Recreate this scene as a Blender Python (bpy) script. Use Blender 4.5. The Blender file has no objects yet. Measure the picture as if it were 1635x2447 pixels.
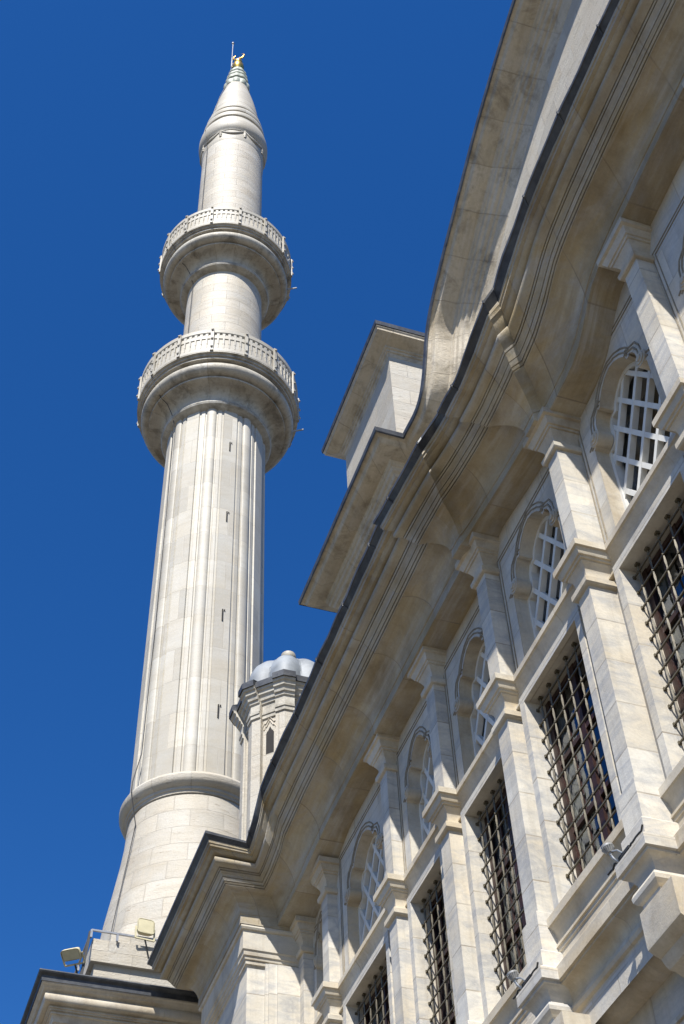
import bpy, bmesh, math, random
import numpy as np
from mathutils import Matrix, Vector
from mathutils.geometry import tessellate_polygon

random.seed(7)
SC = bpy.context.scene
COL = SC.collection
PI = math.pi

# ------------------------------------------------------------------ camera
# the eye stands at the origin, 1.6 m above the paving; +x runs into the
# facade, +y along it, +z up
cam_d = bpy.data.cameras.new("camera")
cam = bpy.data.objects.new("camera", cam_d)
COL.objects.link(cam)
right = Vector((0.947394, -0.31847605, -0.03190006))
down = Vector((0.22184254, 0.72521866, -0.65180042))
fwd = Vector((0.23071734, 0.61043502, 0.75771934))
m = Matrix.Identity(4)
for i in range(3):
    m[i][0] = right[i]
    m[i][1] = -down[i]
    m[i][2] = -fwd[i]
cam.matrix_world = m
cam_d.sensor_fit = 'VERTICAL'
cam_d.sensor_height = 36.0
cam_d.sensor_width = 24.0
cam_d.lens = 49.58
cam_d.clip_start = 0.1
cam_d.clip_end = 4000
SC.camera = cam

# ------------------------------------------------------------------ light
TO_SUN = Vector((-1.0, -1.68, 2.4)).normalized()
SUN_EL = math.asin(TO_SUN.z)
SUN_AZ = math.atan2(TO_SUN.x, TO_SUN.y)          # clockwise from +y

world = bpy.data.worlds.new("World")
SC.world = world
world.use_nodes = True
wn = world.node_tree.nodes
wl = world.node_tree.links
bg = wn["Background"]
sky = wn.new("ShaderNodeTexSky")
sky.sky_type = 'NISHITA'
sky.sun_disc = False
sky.sun_elevation = SUN_EL
sky.sun_rotation = SUN_AZ
sky.altitude = 300
sky.air_density = 1.0
sky.dust_density = 0.2
sky.ozone_density = 6.0
hsv = wn.new("ShaderNodeHueSaturation")
hsv.inputs['Saturation'].default_value = 1.26
hsv.inputs['Hue'].default_value = 0.509
hsv.inputs['Value'].default_value = 1.13
wl.new(sky.outputs[0], hsv.inputs['Color'])
wl.new(hsv.outputs[0], bg.inputs[0])
bg.inputs[1].default_value = 0.082

sun_d = bpy.data.lights.new("sun", 'SUN')
sun_d.energy = 5.0
sun_d.angle = math.radians(0.53)
sun_d.color = (1.0, 0.96, 0.895)
sun = bpy.data.objects.new("sun", sun_d)
COL.objects.link(sun)
sun.rotation_euler = TO_SUN.to_track_quat('Z', 'Y').to_euler()
sun.location = (-30, -30, 80)

SC.view_settings.view_transform = 'Standard'
SC.view_settings.look = 'None'
SC.view_settings.exposure = 0.76
SC.view_settings.gamma = 1.0
SC.render.film_transparent = False


# ------------------------------------------------------------------ materials
def nmat(name):
    mt = bpy.data.materials.new(name)
    mt.use_nodes = True
    nt = mt.node_tree
    return mt, nt, nt.nodes["Principled BSDF"]


def ramp(nt, src, stops):
    r = nt.nodes.new("ShaderNodeValToRGB")
    el = r.color_ramp.elements
    while len(el) < len(stops):
        el.new(0.5)
    for e, (p, c) in zip(el, stops):
        e.position = p
        e.color = (c, c, c, 1) if not isinstance(c, tuple) else (*c, 1)
    nt.links.new(src, r.inputs[0])
    return r.outputs[0]


def mix(nt, fac, a, b, mode='MIX'):
    n = nt.nodes.new("ShaderNodeMix")
    n.data_type = 'RGBA'
    n.blend_type = mode
    for sock, v in ((n.inputs[0], fac), (n.inputs[6], a), (n.inputs[7], b)):
        if isinstance(v, bpy.types.NodeSocket):
            nt.links.new(v, sock)
        elif isinstance(v, tuple):
            sock.default_value = (*v, 1)
        else:
            sock.default_value = v
    return n.outputs[2]


def math_n(nt, op, a, b=0.0):
    n = nt.nodes.new("ShaderNodeMath")
    n.operation = op
    for sock, v in ((n.inputs[0], a), (n.inputs[1], b)):
        if isinstance(v, bpy.types.NodeSocket):
            nt.links.new(v, sock)
        else:
            sock.default_value = v
    return n.outputs[0]


def noise(nt, vec, scale, detail=6, rough=0.6, dist=0.0):
    n = nt.nodes.new("ShaderNodeTexNoise")
    n.inputs['Scale'].default_value = scale
    n.inputs['Detail'].default_value = detail
    n.inputs['Roughness'].default_value = rough
    n.inputs['Distortion'].default_value = dist
    nt.links.new(vec, n.inputs['Vector'])
    return n.outputs[0]


def mapping(nt, vec, scale=(1, 1, 1), rot=(0, 0, 0)):
    n = nt.nodes.new("ShaderNodeMapping")
    n.inputs['Scale'].default_value = scale
    n.inputs['Rotation'].default_value = rot
    nt.links.new(vec, n.inputs['Vector'])
    return n.outputs[0]


def stone(name, col, warm, vein, joint=(1.1, 0.6), offset=0.5, vein_amt=0.5, stain=(0.10, 0.075, 0.04),
          stain_amt=0.4, stain_lo=0.52, stain_hi=0.72, stain_scale=(1, 1, 1), joint_amt=0.5, mortar=0.010,
          bump=0.25, rough=0.6, pits=0.0, fine=30.0, slab=0.12, streak=0.22,
          band=0.0, band_col=(0.2, 0.14, 0.06)):
    mt, nt, bs = nmat(name)
    tc = nt.nodes.new("ShaderNodeTexCoord")
    br = nt.nodes.new("ShaderNodeTexBrick")
    br.offset = offset
    br.inputs['Color1'].default_value = (0, 0, 0, 1)
    br.inputs['Color2'].default_value = (1, 1, 1, 1)
    br.inputs['Mortar'].default_value = (0.5, 0.5, 0.5, 1)
    br.inputs['Scale'].default_value = 1.0
    br.inputs['Mortar Size'].default_value = mortar
    br.inputs['Mortar Smooth'].default_value = 0.3
    br.inputs['Brick Width'].default_value = joint[0]
    br.inputs['Row Height'].default_value = joint[1]
    nt.links.new(tc.outputs['UV'], br.inputs['Vector'])
    # every slab takes its own cut of the veining
    sc = nt.nodes.new("ShaderNodeVectorMath")
    sc.operation = 'MULTIPLY_ADD'
    nt.links.new(br.outputs['Color'], sc.inputs[0])
    sc.inputs[1].default_value = (9, 5, 7)
    nt.links.new(tc.outputs['Object'], sc.inputs[2])
    v = sc.outputs[0]
    big = noise(nt, v, 0.9, 5, 0.6)
    base = mix(nt, ramp(nt, big, [(0.35, 0.0), (0.68, 1.0)]), col, warm)
    vm = mapping(nt, v, (1.2, 0.45, 3.2), (math.radians(38), math.radians(10), math.radians(20)))
    vn = noise(nt, vm, 1.6, 8, 0.62, 0.7)
    vr = ramp(nt, vn, [(0.45, 0.0), (0.56, 0.55), (0.60, 0.9), (0.68, 0.2), (0.8, 0.0)])
    base = mix(nt, math_n(nt, 'MULTIPLY', vr, vein_amt), base, vein)
    tone = ramp(nt, br.outputs['Color'], [(0.0, 1.0 - slab), (1.0, 1.0 + slab * 0.4)])
    base = mix(nt, 1.0, base, tone, 'MULTIPLY')
    sm = mapping(nt, tc.outputs['Object'], stain_scale)
    sn = noise(nt, sm, 1.3, 10, 0.68, 0.4)
    sf = ramp(nt, sn, [(stain_lo, 0.0), (stain_hi, 1.0)])
    base = mix(nt, math_n(nt, 'MULTIPLY', sf, stain_amt), base, stain)
    # rain streaks running down the faces
    km = mapping(nt, tc.outputs['Object'], (5.0, 5.0, 0.35))
    kf = ramp(nt, noise(nt, km, 1.5, 7, 0.62, 0.2), [(0.50, 0.0), (0.70, 1.0)])
    base = mix(nt, math_n(nt, 'MULTIPLY', kf, streak), base, tuple(c * 1.3 for c in stain))
    if band > 0:
        # patina lying in long patches along the run of the mouldings
        b1 = noise(nt, mapping(nt, tc.outputs['UV'], (0.55, 6.0, 1.0)), 1.7, 6, 0.62, 0.3)
        brk = ramp(nt, noise(nt, tc.outputs['Object'], 0.9, 5, 0.6), [(0.36, 0.1), (0.62, 1.0)])
        base = mix(nt, math_n(nt, 'MULTIPLY', math_n(nt, 'MULTIPLY', ramp(nt, b1, [(0.42, 0.0), (0.62, 1.0)]), brk), band), base, band_col)
        b2 = noise(nt, mapping(nt, tc.outputs['UV'], (0.40, 4.5, 1.0), (0, 0, 0.4)), 1.3, 5, 0.6, 0.2)
        base = mix(nt, math_n(nt, 'MULTIPLY', ramp(nt, b2, [(0.54, 0.0), (0.66, 1.0)]), band * 0.7), base, (0.50, 0.49, 0.46))
    fn = noise(nt, tc.outputs['Object'], fine, 6, 0.7)
    base = mix(nt, 0.35, base, mix(nt, 1.0, base, ramp(nt, fn, [(0.3, 0.72), (0.7, 1.12)]), 'MULTIPLY'))
    if pits > 0:
        pm = mapping(nt, tc.outputs['Object'], (1.0, 1.0, 4.0))
        pn = noise(nt, pm, 3.2, 9, 0.7)
        pf = ramp(nt, pn, [(0.60, 0.0), (0.68, 1.0)])
        base = mix(nt, math_n(nt, 'MULTIPLY', pf, pits), base, (0.22, 0.18, 0.13))
    wob = ramp(nt, noise(nt, tc.outputs['Object'], 2.3, 4, 0.6), [(0.35, 0.25), (0.65, 1.0)])
    jf = math_n(nt, 'MULTIPLY', math_n(nt, 'MULTIPLY', br.outputs['Fac'], wob), joint_amt)
    base = mix(nt, jf, base, (0.20, 0.16, 0.11))
    nt.links.new(base, bs.inputs['Base Color'])
    bs.inputs['Roughness'].default_value = rough
    h = math_n(nt, 'SUBTRACT', math_n(nt, 'ADD', math_n(nt, 'MULTIPLY', fn, 0.5), math_n(nt, 'MULTIPLY', sn, 0.8)),
               math_n(nt, 'MULTIPLY', br.outputs['Fac'], 0.6))
    bp = nt.nodes.new("ShaderNodeBump")
    bp.inputs['Strength'].default_value = bump
    bp.inputs['Distance'].default_value = 0.03
    nt.links.new(h, bp.inputs['Height'])
    nt.links.new(bp.outputs[0], bs.inputs['Normal'])
    return mt


def plain(name, col, rough=0.5, metal=0.0, var=0.25, scale=6.0, bump=0.1, col2=None):
    mt, nt, bs = nmat(name)
    tc = nt.nodes.new("ShaderNodeTexCoord")
    n = noise(nt, tc.outputs['Object'], scale, 7, 0.65)
    c2 = col2 or tuple(c * (1 - var) for c in col)
    nt.links.new(mix(nt, ramp(nt, n, [(0.35, 0.0), (0.68, 1.0)]), col, c2), bs.inputs['Base Color'])
    bs.inputs['Roughness'].default_value = rough
    bs.inputs['Metallic'].default_value = metal
    bp = nt.nodes.new("ShaderNodeBump")
    bp.inputs['Strength'].default_value = bump
    bp.inputs['Distance'].default_value = 0.02
    nt.links.new(n, bp.inputs['Height'])
    nt.links.new(bp.outputs[0], bs.inputs['Normal'])
    return mt


M = {}
MAR = (0.56, 0.545, 0.50)
MARW = (0.55, 0.47, 0.34)
VEIN = (0.33, 0.335, 0.34)
M['marble'] = stone("marble_wall", MAR, MARW, VEIN, (1.05, 0.62), vein_amt=0.55, stain_amt=0.25)
M['marble_pil'] = stone("marble_pilaster", (0.60, 0.575, 0.51), (0.57,0.50,0.38), VEIN, (30, 0.56), 0.0, vein_amt=0.75,
                        stain_amt=0.18, joint_amt=0.7)
M['cornice'] = stone("marble_cornice", (0.43, 0.385, 0.29), (0.37, 0.285, 0.15), (0.36, 0.36, 0.36), (1.25, 60), 0.0,
                     vein_amt=0.5, stain=(0.11, 0.075, 0.03), stain_amt=0.65, stain_lo=0.46, stain_hi=0.72,
                     stain_scale=(0.9, 0.7, 0.9), joint_amt=0.8, mortar=0.012, streak=0.16, band=0.45,
                     band_col=(0.235, 0.165, 0.07), bump=0.4)
M['mould'] = stone("marble_moulding", (0.58, 0.54, 0.45), (0.52, 0.43, 0.29), VEIN, (2.4, 60), 0.0, vein_amt=0.3,
                   stain=(0.16, 0.11, 0.055), stain_amt=0.55, stain_lo=0.48, stain_hi=0.72, joint_amt=0.4)
M['lime'] = stone("limestone_minaret", (0.44, 0.418, 0.36), (0.42, 0.378, 0.298), (0.5, 0.48, 0.44), (0.8, 1.05),
                  vein_amt=0.25, stain=(0.30, 0.27, 0.21), stain_amt=0.55, stain_lo=0.5, stain_hi=0.78,
                  stain_scale=(0.8, 0.8, 3.0), joint_amt=0.42, mortar=0.011, slab=0.16)
M['rubble'] = stone("limestone_weathered", (0.45, 0.425, 0.365), (0.42, 0.37, 0.285), (0.5, 0.46, 0.40), (0.95, 0.48),
                    vein_amt=0.3, stain=(0.33, 0.28, 0.2), stain_amt=0.5, stain_lo=0.5, stain_hi=0.75,
                    stain_scale=(0.8, 0.8, 4.0), joint_amt=0.24, mortar=0.009, pits=0.8, bump=0.8, slab=0.12)
M['grime'] = stone("limestone_blackened", (0.50, 0.475, 0.41), (0.43, 0.385, 0.30), (0.40, 0.38, 0.34), (0.9, 60), 0.0,
                   vein_amt=0.2, stain=(0.06, 0.05, 0.032), stain_amt=0.75, stain_lo=0.48, stain_hi=0.68,
                   stain_scale=(1.3, 1.3, 1.3), joint_amt=0.6, mortar=0.012, bump=0.5, fine=18, band=0.25,
                   band_col=(0.16, 0.13, 0.08))
M['dirt'] = plain('dirty_stone_line', (0.27, 0.23, 0.165), 0.8, 0.0, 0.4, 9.0, 0.3)
M['arch'] = stone("limestone_brown", (0.56, 0.49, 0.375), (0.50, 0.415, 0.28), (0.44, 0.41, 0.36), (0.9, 60), 0.0,
                  vein_amt=0.2, stain=(0.11, 0.085, 0.05), stain_amt=0.7, stain_lo=0.5, stain_hi=0.7, stain_scale=(1.6, 1.6, 1.6),
                  joint_amt=0.5, mortar=0.012, bump=0.7, fine=16, band=0.3, band_col=(0.24, 0.19, 0.11))
M['lead'] = plain("lead_sheet", (0.032, 0.036, 0.045), 0.5, 0.3, 0.4, 4.0, 0.4, col2=(0.085, 0.09, 0.095))
M['lead_pale'] = plain("lead_sheet_pale", (0.24, 0.265, 0.29), 0.6, 0.05, 0.45, 2.2, 0.2)
M['iron'] = plain("painted_iron", (0.125, 0.105, 0.065), 0.55, 0.2, 0.45, 14.0, 0.3)
M['white'] = plain("white_plaster", (0.66, 0.65, 0.60), 0.7, 0.0, 0.16, 5.0, 0.25)
M['wood'] = plain("red_brown_wood", (0.036, 0.012, 0.007), 0.45, 0.0, 0.5, 8.0, 0.2)
M['curtain'] = plain("beige_curtain", (0.17, 0.16, 0.11), 0.9, 0.0, 0.3, 3.0, 0.3)
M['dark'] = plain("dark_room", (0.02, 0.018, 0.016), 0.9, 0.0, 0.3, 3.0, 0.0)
M['gold'] = plain("gilded_copper", (0.80, 0.47, 0.10), 0.32, 0.9, 0.3, 6.0, 0.1)
M['beige'] = plain("beige_enamel", (0.52, 0.47, 0.30), 0.5, 0.0, 0.2, 5.0, 0.1)
M['steel'] = plain("grey_steel", (0.36, 0.37, 0.38), 0.4, 0.6, 0.3, 9.0, 0.1)
M['cable'] = plain("black_cable", (0.03, 0.03, 0.03), 0.6, 0.0, 0.3, 9.0, 0.1)
M['alum'] = plain("cast_aluminium", (0.34, 0.34, 0.33), 0.45, 0.3, 0.25, 12.0, 0.1)
M['paving'] = stone("stone_paving", (0.09, 0.075, 0.055), (0.075, 0.06, 0.04), (0.08, 0.075, 0.065), (0.9, 0.6),
                    vein_amt=0.2, stain_amt=0.3, joint_amt=0.6, mortar=0.012)


def glass_mat(name, tint, trans):
    mt = bpy.data.materials.new(name)
    mt.use_nodes = True
    nt = mt.node_tree
    nt.nodes.remove(nt.nodes["Principled BSDF"])
    out = nt.nodes["Material Output"]
    tr = nt.nodes.new("ShaderNodeBsdfTransparent")
    tr.inputs[0].default_value = (*trans, 1)
    gl = nt.nodes.new("ShaderNodeBsdfGlossy")
    gl.inputs['Roughness'].default_value = 0.03
    gl.inputs[0].default_value = (*tint, 1)
    tc = nt.nodes.new("ShaderNodeTexCoord")
    bp = nt.nodes.new("ShaderNodeBump")
    bp.inputs['Strength'].default_value = 0.12
    bp.inputs['Distance'].default_value = 0.02
    nt.links.new(noise(nt, tc.outputs['Object'], 2.5, 3, 0.5), bp.inputs['Height'])
    nt.links.new(bp.outputs[0], gl.inputs['Normal'])
    lw = nt.nodes.new("ShaderNodeLayerWeight")
    lw.inputs[0].default_value = 0.45
    mx = nt.nodes.new("ShaderNodeMixShader")
    nt.links.new(math_n(nt, 'ADD', math_n(nt, 'MULTIPLY', lw.outputs[1], 0.5), 0.08), mx.inputs[0])
    nt.links.new(tr.outputs[0], mx.inputs[1])
    nt.links.new(gl.outputs[0], mx.inputs[2])
    nt.links.new(mx.outputs[0], out.inputs[0])
    return mt


M['glass'] = glass_mat("window_glass", (0.42, 0.45, 0.50), (0.6, 0.64, 0.64))


# ------------------------------------------------------------------ mesh builder
class MB:
    def __init__(s):
        s.v, s.f, s.uv = [], [], []

    def face(s, idx, uv=None):
        s.f.append(tuple(idx))
        s.uv.append(uv)

    def pts(s, ps):
        i = len(s.v)
        s.v.extend([tuple(float(c) for c in p) for p in ps])
        return list(range(i, i + len(ps)))

    def quad(s, *ps):
        s.face(s.pts(ps))

    def box(s, x0, x1, y0, y1, z0, z1):
        i = s.pts([(x0, y0, z0), (x1, y0, z0), (x1, y1, z0), (x0, y1, z0),
                   (x0, y0, z1), (x1, y0, z1), (x1, y1, z1), (x0, y1, z1)])
        for a in ((0, 3, 2, 1), (4, 5, 6, 7), (0, 1, 5, 4), (1, 2, 6, 5), (2, 3, 7, 6), (3, 0, 4, 7)):
            s.face([i[k] for k in a])

    def beam(s, a, b, w, d, side):
        """square bar from a to b; side = unit vector of the 'd' direction"""
        a, b, side = Vector(a), Vector(b), Vector(side)
        t = (b - a).normalized()
        n = t.cross(side).normalized() * (w / 2)
        q = side * (d / 2)
        i = s.pts([a - n - q, a + n - q, a + n + q, a - n + q, b - n - q, b + n - q, b + n + q, b - n + q])
        for k in ((0, 1, 2, 3), (7, 6, 5, 4), (0, 4, 5, 1), (1, 5, 6, 2), (2, 6, 7, 3), (3, 7, 4, 0)):
            s.face([i[j] for j in k])

    def prism_y(s, poly, y0, y1):
        """closed (x,z) outline pushed along y"""
        a = s.pts([(x, y0, z) for x, z in poly])
        b = s.pts([(x, y1, z) for x, z in poly])
        n = len(poly)
        for k in range(n):
            s.face((a[k], a[(k + 1) % n], b[(k + 1) % n], b[k]))
        for tri in tessellate_polygon([[Vector((x, z, 0)) for x, z in poly]]):
            s.face([a[k] for k in tri])
            s.face([b[k] for k in tri])

    def rows(s, rows, close=False, v0=0.0, u0=0.0):
        """loft of equal-length point rows; u runs from row to row, v along a row"""
        n = len(rows[0])
        ids = [s.pts(r) for r in rows]
        us = [u0]
        for a, b in zip(rows, rows[1:]):
            d = max(sum((p[k] - q[k]) ** 2 for k in range(3)) ** .5 for p, q in zip(a, b))
            us.append(us[-1] + d)
        mid = rows[len(rows) // 2]
        vs = [v0]
        for k in range(1, n + (1 if close else 0)):
            p, q = mid[k - 1], mid[k % n]
            vs.append(vs[-1] + sum((p[j] - q[j]) ** 2 for j in range(3)) ** .5)
        for r in range(len(rows) - 1):
            for k in range(n if close else n - 1):
                k2 = (k + 1) % n
                s.face((ids[r][k], ids[r][k2], ids[r + 1][k2], ids[r + 1][k]),
                       ((us[r], vs[k]), (us[r], vs[k + 1]), (us[r + 1], vs[k + 1]), (us[r + 1], vs[k])))
        return ids

    def lathe(s, prof, cx, cy, n=96, fun=None, a0=0.0):
        """prof = [(r, z)]; fun(theta, r, z) -> r"""
        rows = []
        for k in range(n):
            th = a0 + 2 * PI * k / n
            rows.append([(cx + (fun(th, r, z) if fun else r) * math.cos(th),
                          cy + (fun(th, r, z) if fun else r) * math.sin(th), z) for r, z in prof])
        ids = [s.pts(r) for r in rows]
        rm = max(r for r, z in prof)
        for k in range(n):
            k2 = (k + 1) % n
            u, u2 = 2 * PI * k / n * rm, 2 * PI * (k + 1) / n * rm
            for j in range(len(prof) - 1):
                z1, z2 = prof[j][1], prof[j + 1][1]
                s.face((ids[k][j], ids[k2][j], ids[k2][j + 1], ids[k][j + 1]),
                       ((u, z1), (u2, z1), (u2, z2), (u, z2)))
        return ids

    def collar(s, prof, xf, xb, y0, y1, caps=True):
        """moulding that runs round the near side, front and far side of a shaft; prof=[(q,z)]"""
        rows = []
        for q, z in prof:
            rows.append([(xb, y0 - q, z), (xf - q, y0 - q, z), (xf - q, y1 + q, z), (xb, y1 + q, z)])
        ids = [s.pts(r) for r in rows]
        for a, b in zip(ids, ids[1:]):
            for k in range(3):
                s.face((a[k], a[k + 1], b[k + 1], b[k]))
        if caps:
            s.face(ids[0])
            s.face(ids[-1])

    def tube(s, pts, r, n=8):
        pts = [Vector(p) for p in pts]
        rings = []
        up = Vector((0.13, 0.21, 0.97))
        for i, p in enumerate(pts):
            t = (pts[min(i + 1, len(pts) - 1)] - pts[max(i - 1, 0)]).normalized()
            a = t.cross(up)
            if a.length < 1e-3:
                a = t.cross(Vector((1, 0, 0)))
            a.normalize()
            b = t.cross(a)
            rr = r[i] if isinstance(r, (list, tuple)) else r
            rings.append([p + (a * math.cos(2 * PI * k / n) + b * math.sin(2 * PI * k / n)) * rr for k in range(n)])
        ids = s.rows(rings, close=True)
        s.face(ids[0])
        s.face(ids[-1])

    def ball(s, c, r, n=8, sc=(1, 1, 1)):
        rows = []
        for i in range(n // 2 + 1):
            ph = -PI / 2 + PI * i / (n // 2)
            rows.append([(c[0] + r * sc[0] * math.cos(ph) * math.cos(2 * PI * k / n),
                          c[1] + r * sc[1] * math.cos(ph) * math.sin(2 * PI * k / n),
                          c[2] + r * sc[2] * math.sin(ph)) for k in range(n)])
        s.rows(rows, close=True)

    def build(s, name, mat, parent=None, smooth=32.0):
        org = Vector((0, 0, 0))
        p = parent
        while p is not None:
            org += p.location
            p = p.parent
        me = bpy.data.meshes.new(name)
        me.from_pydata([tuple(Vector(v) - org) for v in s.v], [], s.f)
        uvl = me.uv_layers.new(name="UVMap")
        data = np.zeros(len(me.loops) * 2, dtype=np.float32)
        li = 0
        for fi, poly in enumerate(me.polygons):
            u = s.uv[fi]
            if u is not None:
                for (a, b) in u:
                    data[li * 2] = a
                    data[li * 2 + 1] = b
                    li += 1
            else:
                nx, ny, nz = (abs(c) for c in poly.normal)
                for vi in poly.vertices:
                    x, y, z = s.v[vi]
                    if nx >= ny and nx >= nz:
                        a, b = y, z
                    elif ny >= nz:
                        a, b = x, z
                    else:
                        a, b = y, x
                    data[li * 2] = a
                    data[li * 2 + 1] = b
                    li += 1
        uvl.data.foreach_set("uv", data)
        bm = bmesh.new()
        bm.from_mesh(me)
        bmesh.ops.remove_doubles(bm, verts=bm.verts, dist=0.0004)
        bmesh.ops.recalc_face_normals(bm, faces=bm.faces)
        bm.to_mesh(me)
        bm.free()
        if smooth:
            for pl in me.polygons:
                pl.use_smooth = True
            me.set_sharp_from_angle(angle=math.radians(smooth))
        me.materials.append(mat)
        ob = bpy.data.objects.new(name, me)
        COL.objects.link(ob)
        if parent is not None:
            ob.parent = parent
        return ob


def tag(o, label=None, cat=None, group=None, kind=None):
    for k, v in (('label', label), ('category', cat), ('group', group), ('kind', kind)):
        if v:
            o[k] = v
    return o


def thing(name, label, cat, loc, group=None):
    o = bpy.data.objects.new(name, None)
    o.location = loc
    COL.objects.link(o)
    return tag(o, label, cat, group)


def interp(y, tab):
    ks = sorted(tab)
    return np.array([np.interp(y, [k[0] for k in ks], [k[j] for k in ks]) for j in range(1, len(ks[0]))])


GZ = -1.6

# ------------------------------------------------------------------ ground
g = MB()
g.quad((-1500, -1500, GZ), (1500, -1500, GZ), (1500, 1500, GZ), (-1500, 1500, GZ))
tag(g.build('ground', M['paving'], None, 0), kind='structure')

# ================================================================== MOSQUE
mosque = thing('mosque', 'pale marble mosque hall with grilled windows, pilasters and a heavy curving cornice', 'mosque',
               (7.5, 9.0, GZ))

# pilasters: near edge y, width, front x
PIL = [(-0.10, .28, 6.10), (2.10, .28, 6.10), (4.30, .28, 6.10), (6.50, .28, 6.10), (8.71, .25, 6.00),
       (10.89, .28, 6.00), (13.02, .28, 6.12), (14.93, .28, 6.13), (17.70, .28, 6.13), (18.93, .28, 6.13)]


def sect(y):
    return 'A' if y < 8.8 else ('B' if y < 11.0 else 'C')


XW = {'A': 6.32, 'B': 6.20, 'C': 6.30}      # wall plane
XF = {'A': 6.22, 'B': 6.09, 'C': 6.22}      # window-frame plane
Z_SILL, Z_LINT, Z_ENT = 7.92, 10.60, 11.10

# ---- main cornice: fillet (foot) and lead (top edge) curves for each stretch
FIL = {'A': [(-4, 5.95, 14.32), (4.7, 5.95, 14.32), (5.7, 5.95, 14.26), (6.4, 5.95, 14.2), (7.0, 5.95, 14.12),
             (7.25, 5.95, 14.02), (7.45, 5.95, 13.82), (7.65, 5.95, 13.6), (8.0, 5.94, 13.43), (8.5, 5.92, 13.38),
             (8.8, 5.92, 13.38)],
       'B': [(7.6, 5.82, 13.36), (9.03, 5.83, 13.36), (9.78, 5.83, 13.42), (10.6, 5.80, 13.5), (12.2, 5.72, 13.46)],
       'B1': [(10.0, 5.73, 13.36), (10.6, 5.72, 13.40), (11.2, 5.72, 13.45), (12.2, 5.72, 13.46)],
       'BM': [(8.5, 5.84, 13.36), (9.03, 5.84, 13.36), (9.78, 5.84, 13.45), (10.6, 5.84, 13.58), (12.2, 5.84, 13.6)],
       'B2': [(7.6, 5.79, 13.34), (9.03, 5.78, 13.32), (10.5, 5.78, 13.36)],
       'C': [(11.0, 5.92, 13.5), (17.0, 5.92, 13.5), (17.9, 5.85, 13.22), (18.8, 5.76, 12.96), (19.4, 5.74, 12.92)]}
LED = {'A': [(-4, 5.13, 15.392), (4.572, 5.13, 15.372), (5.842, 5.13, 15.342), (6.462, 5.13, 15.301), (7.0, 5.13, 15.21), (7.65, 5.13, 14.991), (8.047, 5.13, 14.762), (8.636, 5.13, 14.58)],
       'B1': [(9.6, 4.94, 14.25), (9.92, 4.94, 14.30), (10.25, 4.94, 14.375), (11.0, 4.94, 14.52), (12.1, 4.95, 14.73)],
       'BM': [(8.5, 5.06, 14.49), (9.13, 5.06, 14.47), (9.67, 5.06, 14.51), (10.1, 5.06, 14.60), (10.44, 5.06, 14.68), (11.2, 5.06, 14.75)],
       'B2': [(7.7, 4.96, 14.47), (7.97, 4.96, 14.43), (8.1, 4.96, 14.40), (8.53, 4.96, 14.26), (9.0, 4.96, 14.2), (9.54, 4.96, 14.26), (10, 4.96, 14.34)],
       'C': [(11.0, 5.07, 14.88), (17.93, 5.05, 14.60), (17.97, 5.03, 14.25), (18.45, 5.03, 14.0), (19.4, 5.05, 14.05)]}

CP = [(-9, 0.0), (0.0, 0.0), (0.0, .16), (.012, .165)]                       # -9 marks 'back to the wall'
for t in np.linspace(0, 1, 9):
    CP.append((.012 + .318 * t ** 1.45, .18 + .31 * math.sin(t * PI / 2) ** 1.0 * 1.0))


def slot(p, h, wd=.016, dp=.034):
    """narrow cut square to the slope of the cornice"""
    t, n = (.56, .83), (-.83, .56)
    return [(p, h), (p + n[0] * dp, h + n[1] * dp), (p + n[0] * dp + t[0] * wd, h + n[1] * dp + t[1] * wd), (p + t[0] * wd, h + t[1] * wd)]


CP += slot(.336, .500) + slot(.362, .538, .014) + [(.395, .592)] + slot(.398, .596, .012, .026)
CP += [(.412, .625), (.436, .665), (.452, .682)] + slot(.455, .688) + slot(.476, .722, .014)
for t in np.linspace(-70, 118, 10):
    CP.append((.522 + .052 * math.cos(math.radians(t)) + .028 * (t + 70) / 188, .825 + .062 * math.sin(math.radians(t))))
CP += [(.508, .895), (.506, .915), (.56, .918), (.605, .932), (.64, .968), (.645, .99), (.690, .998), (.697, 1.04), (.712, 1.045), (.718, 1.10)]
LP = [(.66, 1.098), (.712, 1.095), (.722, 1.105), (.774, 1.165), (.790, 1.17), (.793, 1.222), (.775, 1.232), (.30, 1.34), (-.9, 1.62)]


def corn_pt(sec, y, p, h):
    xf, zf = interp(y, FIL[sec])
    xl, zl = interp(y, LED[sec])
    if p == -9:
        return (6.42, y, zf)
    P, H = p / .785, h / 1.222
    return (xf + (xl - xf) * P, y, zf + (zl - zf) * H)


def corn_row(sec, ylist, prof):
    return [corn_pt(sec, y, p, h) for y, (p, h) in zip(ylist, prof)]


def ends(prof, base, k):
    return [base + k * max(p, 0) for p, h in prof]


def section_rows(sec, prof, ya, yb, n):
    out = []
    for t in np.linspace(0, 1, n):
        out.append(corn_row(sec, [a + (b - a) * t for a, b in zip(ya, yb)], prof))
    return out


PX, PZ = 5.13, 12.88


def pier_pt(x_or_none, y, p, h):
    return (PX - p * 1.0, y, PZ + h * 0.98)


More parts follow.
